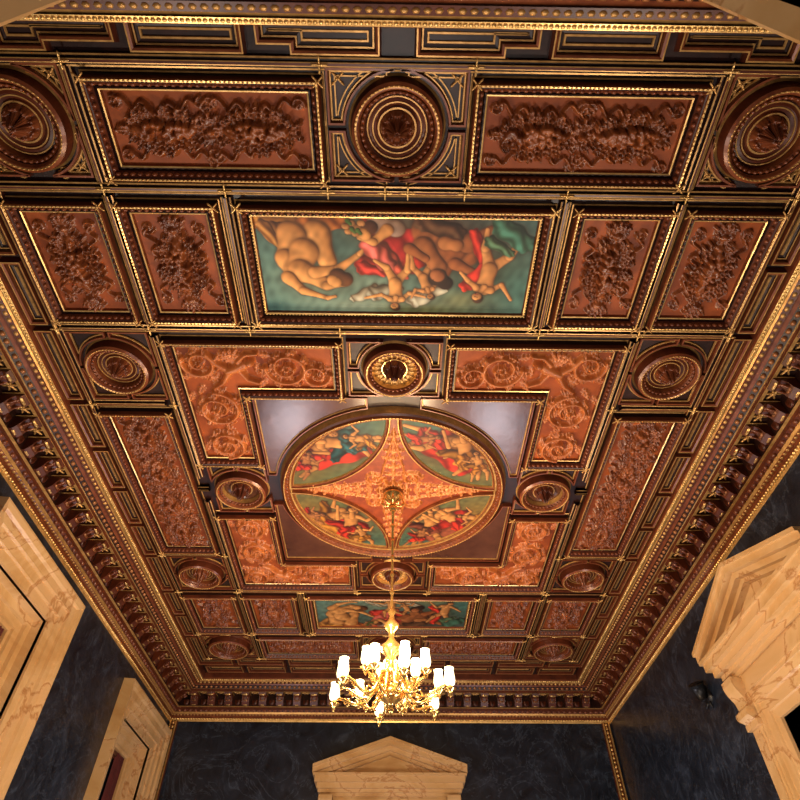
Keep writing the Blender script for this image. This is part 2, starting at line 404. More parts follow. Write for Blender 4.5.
# ------------------------------------------------------------ carved relief panels
RES = .0115
class Field:
    def __init__(s, x0, x1, y0, y1):
        s.nx = int((x1 - x0) / RES) + 1; s.ny = int((y1 - y0) / RES) + 1
        s.x = np.linspace(x0, x1, s.nx); s.y = np.linspace(y0, y1, s.ny)
        s.X, s.Y = np.meshgrid(s.x, s.y); s.h = np.zeros_like(s.X)
    def win(s, x, y, r):
        i0, i1 = np.searchsorted(s.x, [x - r, x + r]); j0, j1 = np.searchsorted(s.y, [y - r, y + r])
        if i0 >= i1 or j0 >= j1: return None
        return slice(j0, j1), slice(i0, i1)
    def blob(s, x, y, r, ht, base=0):
        w = s.win(x, y, r)
        if w is None: return
        d = ((s.X[w] - x) ** 2 + (s.Y[w] - y) ** 2) / r ** 2
        s.h[w] = np.maximum(s.h[w], np.where(d < 1, base + ht * np.sqrt(np.clip(1 - d, 0, 1)), 0))
    def leaf(s, x, y, a, L, W, ht, bend=0):
        w = s.win(x, y, L * 1.15)
        if w is None: return
        dx, dy = s.X[w] - x, s.Y[w] - y
        A = (dx * math.cos(a) + dy * math.sin(a)) / L; B = -dx * math.sin(a) + dy * math.cos(a)
        B = B - bend * L * A * A
        Ac = np.clip(A, 0.001, .999)
        wl = W * np.sin(PI * Ac ** .75) * (1 + .42 * np.sin(Ac * 24)) + 1e-4
        q = np.abs(B) / wl
        h = ht * np.sqrt(np.clip(1 - q ** 3, 0, 1)) * (.40 + .7 * np.clip(q * 2.5, 0, 1)) * (.5 + .65 * Ac)
        s.h[w] = np.maximum(s.h[w], np.where((A > 0) & (A < 1) & (q < 1), h, 0))
    def line(s, pts, r0, r1, ht):
        for i, (x, y) in enumerate(pts):
            t = i / max(1, len(pts) - 1); s.blob(x, y, r0 + (r1 - r0) * t, ht)
    def spiral(s, cx, cy, Rr, turns, dr, a0, wd, ht, leaves=True):
        n = int(60 * turns)
        pts = []
        for i in range(n):
            t = i / n; r = Rr * (1 - t) ** .8 + .02; a = a0 + dr * turns * 2 * PI * t
            pts.append((cx + r * math.cos(a), cy + r * math.sin(a)))
            if leaves and i % 8 == 0 and t < .7:
                s.leaf(pts[-1][0], pts[-1][1], a + dr * .9, Rr * .6 * (1 - .5 * t), Rr * .19, ht * .9, bend=.4 * dr)
                s.leaf(pts[-1][0], pts[-1][1], a + PI + dr * -.6, Rr * .35 * (1 - .5 * t), Rr * .1, ht * .8, bend=-.3 * dr)
        s.line(pts, wd, wd * .5, ht)
        for k in range(6):
            a = k * PI / 3; s.leaf(cx, cy, a, Rr * .34, Rr * .11, ht * 1.2)
        s.blob(cx, cy, Rr * .13, ht * 1.5)
    def build(s, name, ground="panel_ground", relief="fruit_relief", mask=None, z=.018, thr=.014):
        mb = MB(True)
        V = np.stack([s.X, s.Y, z + s.h], 2).reshape(-1, 3)
        i, j = np.meshgrid(np.arange(s.nx - 1), np.arange(s.ny - 1))
        f = (j * s.nx + i)
        F = np.stack([f, f + 1, f + s.nx + 1, f + s.nx], 2).reshape(-1, 4)
        hm = np.maximum(np.maximum(s.h[:-1, :-1], s.h[1:, 1:]), np.maximum(s.h[1:, :-1], s.h[:-1, 1:])).ravel() > thr
        if mask is not None:
            k = mask((s.X[:-1, :-1] + RES / 2), (s.Y[:-1, :-1] + RES / 2)).ravel(); F = F[k]; hm = hm[k]
        mb.add(V, F, [relief if q else ground for q in hm], True)
        return mb.build(name)
def festoon(f, cx, cy, L, W, horiz, sections=2):
    """fruit-and-leaf swags with fluttering ribbons along an axis"""
    def P(a, b): return (cx + a, cy + b) if horiz else (cx + b, cy + a)
    def ANG(a): return a if horiz else PI / 2 - a
    r = np.random.RandomState(int(abs(cx * 31 + cy * 17)) % 999)
    centres = {1: [0], 2: [-.235, .235], 4: [-.37, -.125, .125, .37]}[sections]
    half = L * (.16 if sections == 2 else .27 if sections == 1 else .09)
    wf = {1: .92, 2: .9, 4: 1.0}[sections]
    for c in centres:
        for i in range(70):
            a = r.uniform(-1, 1); env = (1 - a * a) ** .6
            b_ = r.uniform(-1, 1) * env * W * .13 * wf
            x, y = P(c * L + a * half, b_)
            f.blob(x, y, r.uniform(.022, .040), .06, base=.09 * env)
        nl = 18
        for i in range(nl):
            a = -1 + 2 * (i // 2 + .5) / (nl / 2); env = (1 - a * a) ** .5 + .3
            sd = 1 if i % 2 else -1
            x, y = P(c * L + a * half, sd * W * .08 * env)
            f.leaf(x, y, ANG(sd * (PI / 2 - a * .8) + r.uniform(-.15, .15)), W * .23 * env * wf, W * .058, .11, bend=r.uniform(-.3, .3))
        for sd in (-1, 1):
            for e in (-1, 1):
                pts = []
                for i in range(70):
                    t = i / 69
                    a = c * L + e * half * (.15 + 1.2 * t)
                    b_ = sd * W * (.27 + .11 * t + .06 * math.sin(t * 12 + e + sd))
                    pts.append(P(a, b_))
                f.line(pts, .022, .013, .065)
                x, y = pts[-1]
                f.spiral(x, y, W * .06, 1.2, sd * e, r.uniform(0, 6), .014, .06, leaves=False)
                x, y = P(c * L + e * half * 1.0, 0)
                f.leaf(x, y, ANG((0 if e > 0 else PI) + sd * .35), W * .24, W * .055, .085, bend=sd * e * .3)
    if sections != 1:
        for m_ in ([0] if sections == 2 else [-.25, 0, .25]):
            x, y = P(m_ * L, 0); f.blob(x, y, W * .06, .12)
            for sd in (-1, 1):
                for k in (-.5, 0, .5):
                    f.leaf(x, y, ANG(sd * PI / 2 + k), W * .28, W * .045, .09)
                x2, y2 = P(m_ * L, sd * W * .3); f.spiral(x2, y2, W * .07, 1.2, sd, 0, .015, .06, leaves=False)
    else:
        for sd in (-1, 1):
            x, y = P(sd * L * .36, 0); f.blob(x, y, W * .06, .10)
            for k in (-.9, -.45, 0, .45, .9): f.leaf(x, y, ANG((0 if sd > 0 else PI) + k), W * .24, W * .045, .08)
for a in rects_carved:
    x0, x1 = sorted((a[0] * K, a[1] * K)); y0, y1 = sorted((a[2] * K, a[3] * K))
    f = Field(x0, x1, y0, y1); cx, cy = (x0 + x1) / 2, (y0 + y1) / 2
    if a[4] == 'h': festoon(f, cx, cy, x1 - x0, y1 - y0, True, 2)
    elif a[4] == 'v': festoon(f, cx, cy, y1 - y0, x1 - x0, False, 1)
    else: festoon(f, cx, cy, y1 - y0, x1 - x0, False, 4)
    f.build("carved_panel")
for sx in SX:
    for sy in SX:
        p = Lpoly(sx, sy)
        f = Field(p[:, 0].min(), p[:, 0].max(), p[:, 1].min(), p[:, 1].max())
        def XY(u, v): return sx * u * K, sy * v * K
        def AN(a):
            if sx < 0: a = PI - a
            if sy < 0: a = -a
            return a
        def S(u, v, Rr, d, a0, tn=1.6):
            if sx < 0: a0 = PI - a0; d = -d
            if sy < 0: a0 = -a0; d = -d
            f.spiral(sx * u * K, sy * v * K, Rr, tn, d, a0, .034, .10)
        S(.175, .410, .18, 1, PI); S(.415, .300, .30, 1, PI / 2, 1.8); S(.416, .178, .26, -1, -PI / 2, 1.8); S(.238, .428, .27, -1, 0, 1.8); S(.430, .44, .22, -1, .3)
        def limb(pts, r0, r1, h):
            q = []
            for (a, b2) in zip(pts[:-1], pts[1:]):
                for t in np.linspace(0, 1, 14): q.append(XY(a[0] + (b2[0] - a[0]) * t, a[1] + (b2[1] - a[1]) * t))
            f.line(q, r0, r1, h)
        limb([(.335, .435), (.352, .425), (.37, .418)], .085, .065, .12)
        x, y = XY(.318, .445); f.blob(x, y, .075, .15)
        limb([(.345, .445), (.325, .465), (.30, .468)], .04, .025, .10); limb([(.345, .42), (.33, .395), (.305, .385)], .04, .025, .10)
        limb([(.37, .42), (.395, .44), (.41, .465)], .055, .03, .10); limb([(.37, .41), (.385, .385), (.405, .37)], .055, .03, .10)
        for k in range(4):
            x, y = XY(.355, .435); f.leaf(x, y, AN(.9 + k * .3), .28, .05, .08)
        r = np.random.RandomState(5)
        for i in range(36):
            if i % 2: u, v = r.uniform(.145, .47), r.uniform(.375, .475)
            else: u, v = r.uniform(.365, .468), r.uniform(.14, .47)
            f.leaf(sx * u * K, sy * v * K, AN(r.uniform(0, 6.28)), .20, .045, .05, bend=r.uniform(-.4, .4) * sx * sy)
        f.build("carved_panel", relief="scroll_relief", mask=lambda X, Y: (np.abs(X) > .357 * K) | (np.abs(Y) > .366 * K))
f = Field(-RC, RC, -RC, RC)
for sx in SX:
    for sy in SX:
        f.spiral(sx * .30, sy * .30, .13, 1.5, sx * sy, 0, .018, .06)
for k in range(12):
    a = k * PI / 6; f.leaf(0, 0, a, .30, .05, .09)
f.blob(0, 0, .1, .16)
for k in range(4):
    a = k * PI / 2
    for d in (.34, .52, .7, .88, 1.06, 1.22):
        for s in (-1, 0, 1): f.leaf(d * math.cos(a), d * math.sin(a), a + s * .8, .20, .028, .055, bend=s * .3)
    for s in (-1, 1):
        q = [((.30 + t) * math.cos(a) - s * .20 * (1 - t) * math.sin(a), (.30 + t) * math.sin(a) + s * .20 * (1 - t) * math.cos(a)) for t in np.linspace(0, 1.0, 90)]
        f.line(q, .014, .01, .05)
def amask(X, Y):
    k = np.sqrt(X * X + Y * Y) < RC
    return k & (((np.abs(X) - aL) ** 2 + (np.abs(Y) - aL) ** 2) > (rL - .04) ** 2)
f.build("carved_panel", "orange_ground", "orange_gilt", amask, .02, .01)

for (u, v, r, kind, hx, hy) in ros:
    cx, cy, rf = u * K, v * K, r * K * .46
    mb = MB(True); nr, na = 18, 96
    V = []
    for i in range(nr + 1):
        q = i / nr
        for j in range(na):
            t = j * 2 * PI / na
            pet = abs(math.cos(t * 4)); pet2 = abs(math.sin(t * 3)); fine = .85 + .15 * math.cos(t * 32)
            h = .02 + .16 * math.exp(-(q * 4.0) ** 2)
            if q < .62: h += .15 * (pet2 ** .6) * math.sin(min(1, q / .6) * PI) ** .7 * fine
            h += .13 * (pet ** .6) * math.exp(-((q - .72) / .15) ** 2) * fine
            V.append((cx + q * rf * math.cos(t), cy + q * rf * math.sin(t), .02 + h * (1 - q ** 10)))
    F = [[i * na + j, i * na + (j + 1) % na, (i + 1) * na + (j + 1) % na, (i + 1) * na + j] for i in range(nr) for j in range(na)]
    mb.add(V, F, "wood_mould" if kind == 0 else "wood_red", True)
    mb.build("ceiling_rosette")

# ------------------------------------------------------------ paintings
class Canvas:
    def __init__(s, x0, x1, y0, y1, res=.011):
        s.nx = int((x1 - x0) / res) + 1; s.ny = int((y1 - y0) / res) + 1
        s.x = np.linspace(x0, x1, s.nx); s.y = np.linspace(y0, y1, s.ny)
        s.X, s.Y = np.meshgrid(s.x, s.y); s.c = np.zeros((s.ny, s.nx, 3))
    def blend(s, m, col): s.c = s.c * (1 - m[..., None]) + col * m[..., None]
    def cloud(s, x, y, rx, ry, col, soft=1.0):
        d = ((s.X - x) / rx) ** 2 + ((s.Y - y) / ry) ** 2
        s.blend(np.exp(-d * soft) * .9, np.array(col))
    def cap(s, p, q, r0, r1, col, fold=0, seed=0):
        px, py = p; qx, qy = q
        dx, dy = qx - px, qy - py; L2 = dx * dx + dy * dy + 1e-9
        t = np.clip(((s.X - px) * dx + (s.Y - py) * dy) / L2, 0, 1)
        ex, ey = s.X - px - t * dx, s.Y - py - t * dy
        r = r0 + (r1 - r0) * t
        if fold: r = r * (1 + .13 * np.sin(np.arctan2(ey, ex) * 5 + t * 9 + seed * 2))
        else: r = r * (1 + .07 * np.sin(t * PI * 2 + 1))
        dd = np.sqrt(ex * ex + ey * ey)
        d = dd / r
        s.blend(np.clip(1 - (dd - r) / .03, 0, 1) * (dd > r * .8) * .34, np.array((.05, .022, .01)))
        lit = .72 + .60 * (-(ex) * .55 / r + ey * .75 / r) - .40 * np.clip(d, 0, 1) ** 3
        if fold: lit = lit * (1 + .55 * np.sin((ex - .6 * ey) / r * fold + seed + t * 4 + 1.5 * np.sin(t * 6 + seed)))
        lit = np.clip(lit, .12, 1.3)[..., None]
        colr = np.array(col)[None, None]
        tint = np.stack([np.ones_like(lit[..., 0]), .74 + .26 * lit[..., 0], .52 + .48 * lit[..., 0]], 2)
        m = np.clip((1.02 - d) / .14, 0, 1)
        s.blend(m, colr * lit * tint)
    def figure(s, x, y, sc, rot, pose, skin=(.72, .42, .22), cloth=(.55, .07, .04), hair=(.07, .03, .012), cl=True):
        """painted figure; local +y is toward the head"""
        c, sn = math.cos(rot), math.sin(rot)
        def T(a, b): return (x + sc * (a * c - b * sn), y + sc * (a * sn + b * c))
        J = dict(hip=(0, 0), chest=(.02, .42), head=(.05, .70), la=(-.35, .35), lh=(-.55, .60), ra=(.35, .30), rh=(.60, .45), lk=(-.22, -.42), lf=(-.15, -.85), rk=(.30, -.35), rf=(.45, -.80))
        J.update(pose)
        g = {k: T(*v) for k, v in J.items()}
        ls = T(J['chest'][0] - .15, J['chest'][1] + .05); rs = T(J['chest'][0] + .15, J['chest'][1] + .05)
        cc = np.array(cloth)
        if cl:
            s.cap(g['hip'], T(.55, .15), .22 * sc, .10 * sc, cc * .6, 5, 1)
        for a, b_ in (('rk', 'rf'), ('lk', 'lf')):
            s.cap(g['hip'], g[a], .14 * sc, .095 * sc, skin); s.cap(g[a], g[b_], .09 * sc, .045 * sc, skin)
        s.cap(rs, g['ra'], .075 * sc, .055 * sc, skin); s.cap(g['ra'], g['rh'], .055 * sc, .035 * sc, skin)
        s.cap(g['hip'], g['chest'], .16 * sc, .19 * sc, skin)
        s.cap(ls, rs, .09 * sc, .09 * sc, skin)
        s.cap(g['chest'], g['head'], .07 * sc, .06 * sc, skin)
        if cl:
            s.cap(T(-.12, -.05), T(.18, -.22), .17 * sc, .15 * sc, cc, 6, 2)
            s.cap(T(.1, -.1), T(J['rk'][0], J['rk'][1]), .15 * sc, .12 * sc, cc * 1.1, 5, 4)
        s.cap(ls, g['la'], .07 * sc, .055 * sc, skin); s.cap(g['la'], g['lh'], .055 * sc, .035 * sc, skin)
        hx_, hy_ = J['head']
        s.cap(T(hx_, hy_ + .03), T(hx_ + .02, hy_ + .06), .12 * sc, .115 * sc, hair)
        s.cap(g['head'], T(hx_ - .03, hy_ + .02), .085 * sc, .085 * sc, skin)
        for e in (-.06, -.005):
            s.cap(T(hx_ + e, hy_ + .03), T(hx_ + e + .01, hy_ + .03), .012 * sc, .012 * sc, (.05, .02, .01))
        s.cap(T(hx_ - .05, hy_ - .03), T(hx_ - .015, hy_ - .03), .010 * sc, .010 * sc, (.35, .06, .04))
    def finish(s, name, mask=None, z=.024):
        n = np.zeros_like(s.X)
        for k in range(12):
            a = rng.uniform(0, 6.28); fr = rng.uniform(5, 70); b2 = rng.uniform(2, 6)
            n += np.sin(s.X * fr * math.cos(a) + s.Y * fr * math.sin(a) + 2 * np.sin(s.Y * b2 + k) + rng.uniform(0, 6))
        s.c = np.clip(s.c * (1 + .05 * n[..., None]) + .001, 0, 1)
        mb = MB(True)
        V = np.stack([s.X, s.Y, np.full_like(s.X, z)], 2).reshape(-1, 3)
        i, j = np.meshgrid(np.arange(s.nx - 1), np.arange(s.ny - 1)); f = j * s.nx + i
        F = np.stack([f, f + 1, f + s.nx + 1, f + s.nx], 2).reshape(-1, 4)
        if mask is not None: F = F[mask(s.X[:-1, :-1], s.Y[:-1, :-1]).ravel()]
        mb.add(V, F, "paint")
        return mb.build(name, colors=s.c.reshape(-1, 3))
SK = (.82, .38, .11); SKD = (.36, .11, .03); RED = (.66, .035, .015); YEL = (.56, .22, .025); TEAL = (.02, .11, .12)
for idx, a in enumerate(paint_rects):
    x0, x1, y0, y1 = a[0] * K, a[1] * K, a[2] * K, a[3] * K
    cv = Canvas(x0, x1, y0, y1, .009)
    W, Hh = x1 - x0, y1 - y0
    P = (lambda s_, t_: (x0 + s_ * W, y0 + t_ * Hh)) if idx == 0 else (lambda s_, t_: (x0 + s_ * W, y1 - t_ * Hh))
    t = (cv.Y - y0) / Hh
    if idx: t = 1 - t
    cv.c[:] = np.array((.045, .085, .07)) * (1 - t[..., None]) + np.array((.09, .165, .125)) * t[..., None]
    def cl(s_, t_, rx, ry, col): q = P(s_, t_); cv.cloud(q[0], q[1], rx, ry, col)
    cl(.2, .9, .7, .15, (.17, .27, .20)); cl(.05, .6, .2, .4, (.12, .23, .18)); cl(.6, .97, .8, .12, (.12, .12, .035)); cl(.85, .55, .5, .5, (.04, .06, .03)); cl(.62, .1, .5, .3, (.07, .025, .01)); cl(.75, .3, .4, .3, (.05, .02, .01)); cl(.97, .75, .2, .3, (.05, .13, .10)); cl(.40, .08, .3, .2, (.08, .07, .03)); cl(.42, .65, .4, .15, (.14, .21, .15)); cl(.36, .93, .3, .08, (.24, .31, .22)); cl(.02, .95, .25, .12, (.03, .11, .10)); cl(.75, .85, .25, .12, (.15, .16, .07)); cl(.2, .62, .4, .2, (.17, .17, .09))
    up = 0 if idx == 0 else PI
    def cap(p, q, r0, r1, c_, fo=0, sd=0): cv.cap(P(*p), P(*q), r0, r1, c_, fo, sd)
    cap((.02, .04), (.20, .10), .13, .19, YEL, 6, 1); cap((.08, .14), (.22, .26), .12, .12, (.30, .11, .02), 6, 3); cap((.20, .08), (.32, .04), .16, .08, (.42, .12, .02), 5, 2); cap((.03, .10), (.10, .34), .09, .05, (.46, .19, .04), 5, 2)
    cap((.22, .16), (.25, .44), .16, .11, SK); cap((.13, .18), (.10, .42), .17, .12, SK)
    cap((.10, .42), (.13, .56), .13, .15, SK); cap((.17, .34), (.14, .54), .17, .16, SK)
    cap((.15, .54), (.24, .68), .15, .09, SK); cap((.24, .70), (.31, .68), .06, .035, SK)
    cap((.20, .56), (.29, .52), .08, .055, SK); cap((.29, .52), (.37, .36), .055, .035, SK); cap((.37, .36), (.385, .31), .035, .02, SK)
    cap((.10, .62), (.15, .76), .09, .06, SK); cap((.15, .76), (.24, .84), .055, .03, SK); cap((.24, .84), (.27, .82), .03, .02, SK)
    cap((.285, .60), (.31, .63), .11, .10, (.16, .055, .015)); cap((.268, .645), (.274, .655), .078, .078, SK)
    cap((.43, .08), (.50, .33), .20, .26, RED, 5, 0); cap((.39, .48), (.56, .42), .13, .17, RED, 6, 2); cap((.50, .30), (.60, .14), .17, .12, (.48, .025, .02), 6, 4)
    cap((.45, .35), (.53, .58), .14, .07, (.66, .10, .05), 4, 4); cap((.38, .50), (.46, .56), .09, .05, (.55, .04, .025), 5, 1); cap((.41, .26), (.47, .46), .13, .11, (.72, .14, .10), 4, 3)
    cap((.44, .06), (.50, .10), .13, .11, (.42, .28, .20)); cap((.47, .12), (.42, .24), .075, .05, SK); cap((.42, .24), (.37, .20), .05, .03, SK)
    cap((.39, .12), (.41, .10), .095, .085, (.15, .05, .02)); cap((.385, .16), (.39, .17), .075, .07, SK)
    for q in ((.33, .14), (.36, .10), (.34, .06), (.375, .06), (.32, .09), (.355, .16)): cap(q, (q[0] + .005, q[1]), .038, .038, (.48, .22, .07))
    for q in ((.345, .12), (.33, .04), (.365, .13)): cap(q, (q[0] + .01, q[1] + .03), .03, .02, (.07, .14, .03))
    cap((.34, .84), (.42, .76), .05, .11, (.40, .34, .22), 6, 0); cap((.42, .78), (.50, .74), .10, .10, (.34, .30, .20), 6, 0); cap((.58, .84), (.69, .72), .12, .05, (.42, .37, .25), 6, 3)
    cv.figure(*P(.50, .66), .48, up, dict(head=(.0, .66), lh=(-.75, .45), rh=(.75, .40), lf=(-.5, -.6), rf=(.3, -.8)), SK, cl=False)
    cv.figure(*P(.605, .60), .38, up - .3, dict(), (.68, .30, .09), cl=False)
    cap((.62, .12), (.74, .30), .20, .24, SKD); cap((.70, .30), (.66, .60), .19, .11, SKD); cap((.60, .28), (.66, .48), .13, .10, (.44, .15, .045))
    cap((.66, .60), (.69, .66), .12, .09, (.03, .012, .006)); cap((.655, .57), (.66, .58), .08, .08, (.44, .15, .05)); cap((.76, .24), (.84, .12), .12, .07, SKD); cap((.72, .45), (.80, .55), .08, .05, SKD); cap((.60, .05), (.72, .14), .12, .10, (.10, .04, .015), 5)
    cap((.68, .24), (.72, .26), .09, .08, (.46, .17, .05)); cap((.55, .30), (.61, .40), .07, .05, SKD)
    cap((.78, .15), (.83, .45), .07, .07, RED, 4, 1); cap((.83, .48), (.77, .68), .07, .09, RED, 4, 1)
    cv.figure(*P(.85, .50), .58, up + .2, dict(head=(-.05, .66), lh=(-.55, .2), rh=(.65, .6), lf=(-.3, -.8)), (.74, .33, .10), cl=False)
    cap((.88, .08), (.97, .24), .14, .12, (.05, .15, .09), 5, 1); cap((.84, .22), (.92, .34), .08, .05, (.08, .15, .07), 5, 1)
    cv.c *= 1.0 if idx == 0 else .72
    cv.finish("ceiling_painting")
k_ = 0
for sx in SX:
    for sy in SX:
        lo = .02 * K; hi = .28 * K
        cv = Canvas(min(sx * lo, sx * hi), max(sx * lo, sx * hi), min(sy * lo, sy * hi), max(sy * lo, sy * hi), .009)
        mx, my = sx * .155 * K, sy * .16 * K
        cv.c[:] = np.array((.10, .14, .06)); cv.cloud(mx - sx * .2, my + sy * .5, .6, .4, (.03, .13, .12)); cv.cloud(mx + sx * .5, my - sy * .3, .4, .5, (.28, .17, .03))
        cv.cloud(mx, my, .5, .35, (.22, .06, .015))
        rr_ = [0.3, -.2, .15, -.35][k_]; up = PI
        cols = [(RED, TEAL), (YEL, RED), (RED, YEL), ((.30, .07, .03), RED)][k_]
        ax = -sx * sy * .55
        ca, sa = math.cos(ax), math.sin(ax)
        def D(a, b2): return (mx + a * ca - b2 * sa, my + a * sa + b2 * ca)
        cv.cap(D(-.40, .1), D(.35, .2), .2, .24, np.array(cols[0]), 5, 1)
        cv.cap(D(-.1, -.16), D(.40, -.12), .17, .14, np.array(cols[1]), 5, 2)
        cv.figure(*D(-.27, -.05), .72, up + rr_ + .9 + ax, dict(lh=(-.5, .1)), SK, cols[0])
        cv.figure(*D(.22, -.02), .72, up - rr_ - .6 + ax, dict(rh=(.4, .8), rk=(.1, -.4), rf=(.35, -.6)), SK, cols[1])
        cv.figure(*D(.55, .08), .42, up - .8 + ax, dict(), SK, YEL)
        cv.figure(*D(-.58, .10), .40, up + .9 + ax, dict(), (.60, .24, .08), RED)
        cv.c *= .55
        cv.finish("ceiling_painting", mask=lambda X, Y: (X * X + Y * Y < (RC - .01) ** 2) & ((np.abs(X) - aL) ** 2 + (np.abs(Y) - aL) ** 2 < (rL) ** 2), z=.03)
        k_ += 1
C.build("ceiling")

# ------------------------------------------------------------ room shell
def wall_with_holes(name, axis, pos, out, a0, a1, holes, ztop=7.7, mat="wall_navy"):
    mb = MB(); th = .5
    p0, p1 = sorted((pos, pos + out * th))
    def bx(s0, s1, z0, z1):
        if s1 - s0 < .001 or z1 - z0 < .001: return
        if axis == 'x': box(mb, p0, p1, s0, s1, z0, z1, mat)
        else: box(mb, s0, s1, p0, p1, z0, z1, mat)
    cur = a0
    for (h0, h1, z0, z1) in sorted(holes):
        bx(cur, h0, 0, ztop); bx(h0, h1, 0, z0); bx(h0, h1, z1, ztop); cur = h1
    bx(cur, a1, 0, ztop)
    return mb.build(name)
Z = EYE
WIN = [(6.90, 8.80), (12.76, 14.72)]
wall_with_holes("wall_left", 'x', -5.4, -1, -.4, 16, [(a, b_, .9, Z + 4.43) for a, b_ in WIN])
wall_with_holes("wall_right", 'x', 5.4, 1, -.4, 16, [(7.6 - .95, 7.6 + .95, 0, Z + 3.0)])
wall_with_holes("wall_back", 'y', 15.5, 1, -5.9, 5.9, [(-.95, .95, 0, Z + 3.0)])
wall_with_holes("wall_front", 'y', .2, -1, -5.9, 5.9, [(-.82, .82, 0, Z + 2.2)])
mb = MB(); box(mb, -6, 6, -1, 16.2, -.2, 0, "floor_wood"); mb.build("floor")

def wall_sweep(mb, toW, pts, prof, mats, closed=True):
    t = MB(); sweep(t, np.array(pts, float), prof, mats, closed)
    V = np.concatenate(t.V); W_ = np.array([toW(*q) for q in V])
    mb.add(W_, t.F, [t.mn[i] for i in t.M])
def wbox(mb, toW, s0, s1, z0, z1, d0, d1, mat):
    v = [toW(s, z, d) for d in (d0, d1) for z in (z0, z1) for s in (s0, s1)]
    mb.add(v, [[0, 2, 3, 1], [4, 5, 7, 6], [0, 1, 5, 4], [2, 6, 7, 3], [0, 4, 6, 2], [1, 3, 7, 5]], mat)
for i, (a, b_) in enumerate(WIN):
    e = empty("window_%d" % (i + 1))
    tw = lambda s, z, d: (-5.4 + d, s, z)
    mb = MB()
    z0, z1 = .9, Z + 4.43
    pts = [(a, z0), (b_, z0), (b_, z1), (a, z1)]
    wall_sweep(mb, tw, pts, [(-.28, -.5), (-.28, -.34), (-.24, -.32), (-.23, -.28), (-.12, -.26), (-.11, -.20), (-.02, -.18), (0, -.05), (.0, .04), (.14, .05), (.15, .09), (.28, .10), (.29, .15), (.40, .16), (.43, .20), (.50, .22), (.53, .22), (.54, .0)], "marble")
    mb.build("marble_surround", e)
    mb = MB()
    wall_sweep(mb, tw, [(a + .28, z0 + .28), (b_ - .28, z0 + .28), (b_ - .28, z1 - .28), (a + .28, z1 - .28)], [(0, -.5), (0, -.40), (-.08, -.40), (-.09, -.43), (-.12, -.43), (-.12, -.5)], "door_wood")
    mid = (a + b_) / 2
    wbox(mb, tw, mid - .05, mid + .05, z0, z1, -.5, -.42, "door_wood")
    for q in (.35, .72): wbox(mb, tw, a, b_, z0 + (z1 - z0) * q - .04, z0 + (z1 - z0) * q + .04, -.5, -.43, "door_wood")
    wbox(mb, tw, a, b_, z0, z1, -.52, -.49, "window_glass")
    mb.build("sash", e)
    mb = MB()
    for s in (0, 1):
        n = 16; V = []
        for k in range(n + 1):
            q = k / n * .42; sx_ = a + .29 + q if s == 0 else b_ - .29 - q
            dd = -.40 + .03 * math.sin(k * 1.9)
            V += [tw(sx_, z0, dd), tw(sx_, z1, dd)]
        mb.add(V, [[2 * k, 2 * k + 2, 2 * k + 3, 2 * k + 1] for k in range(n)], "curtain", True)
    mb.build("curtain", e)
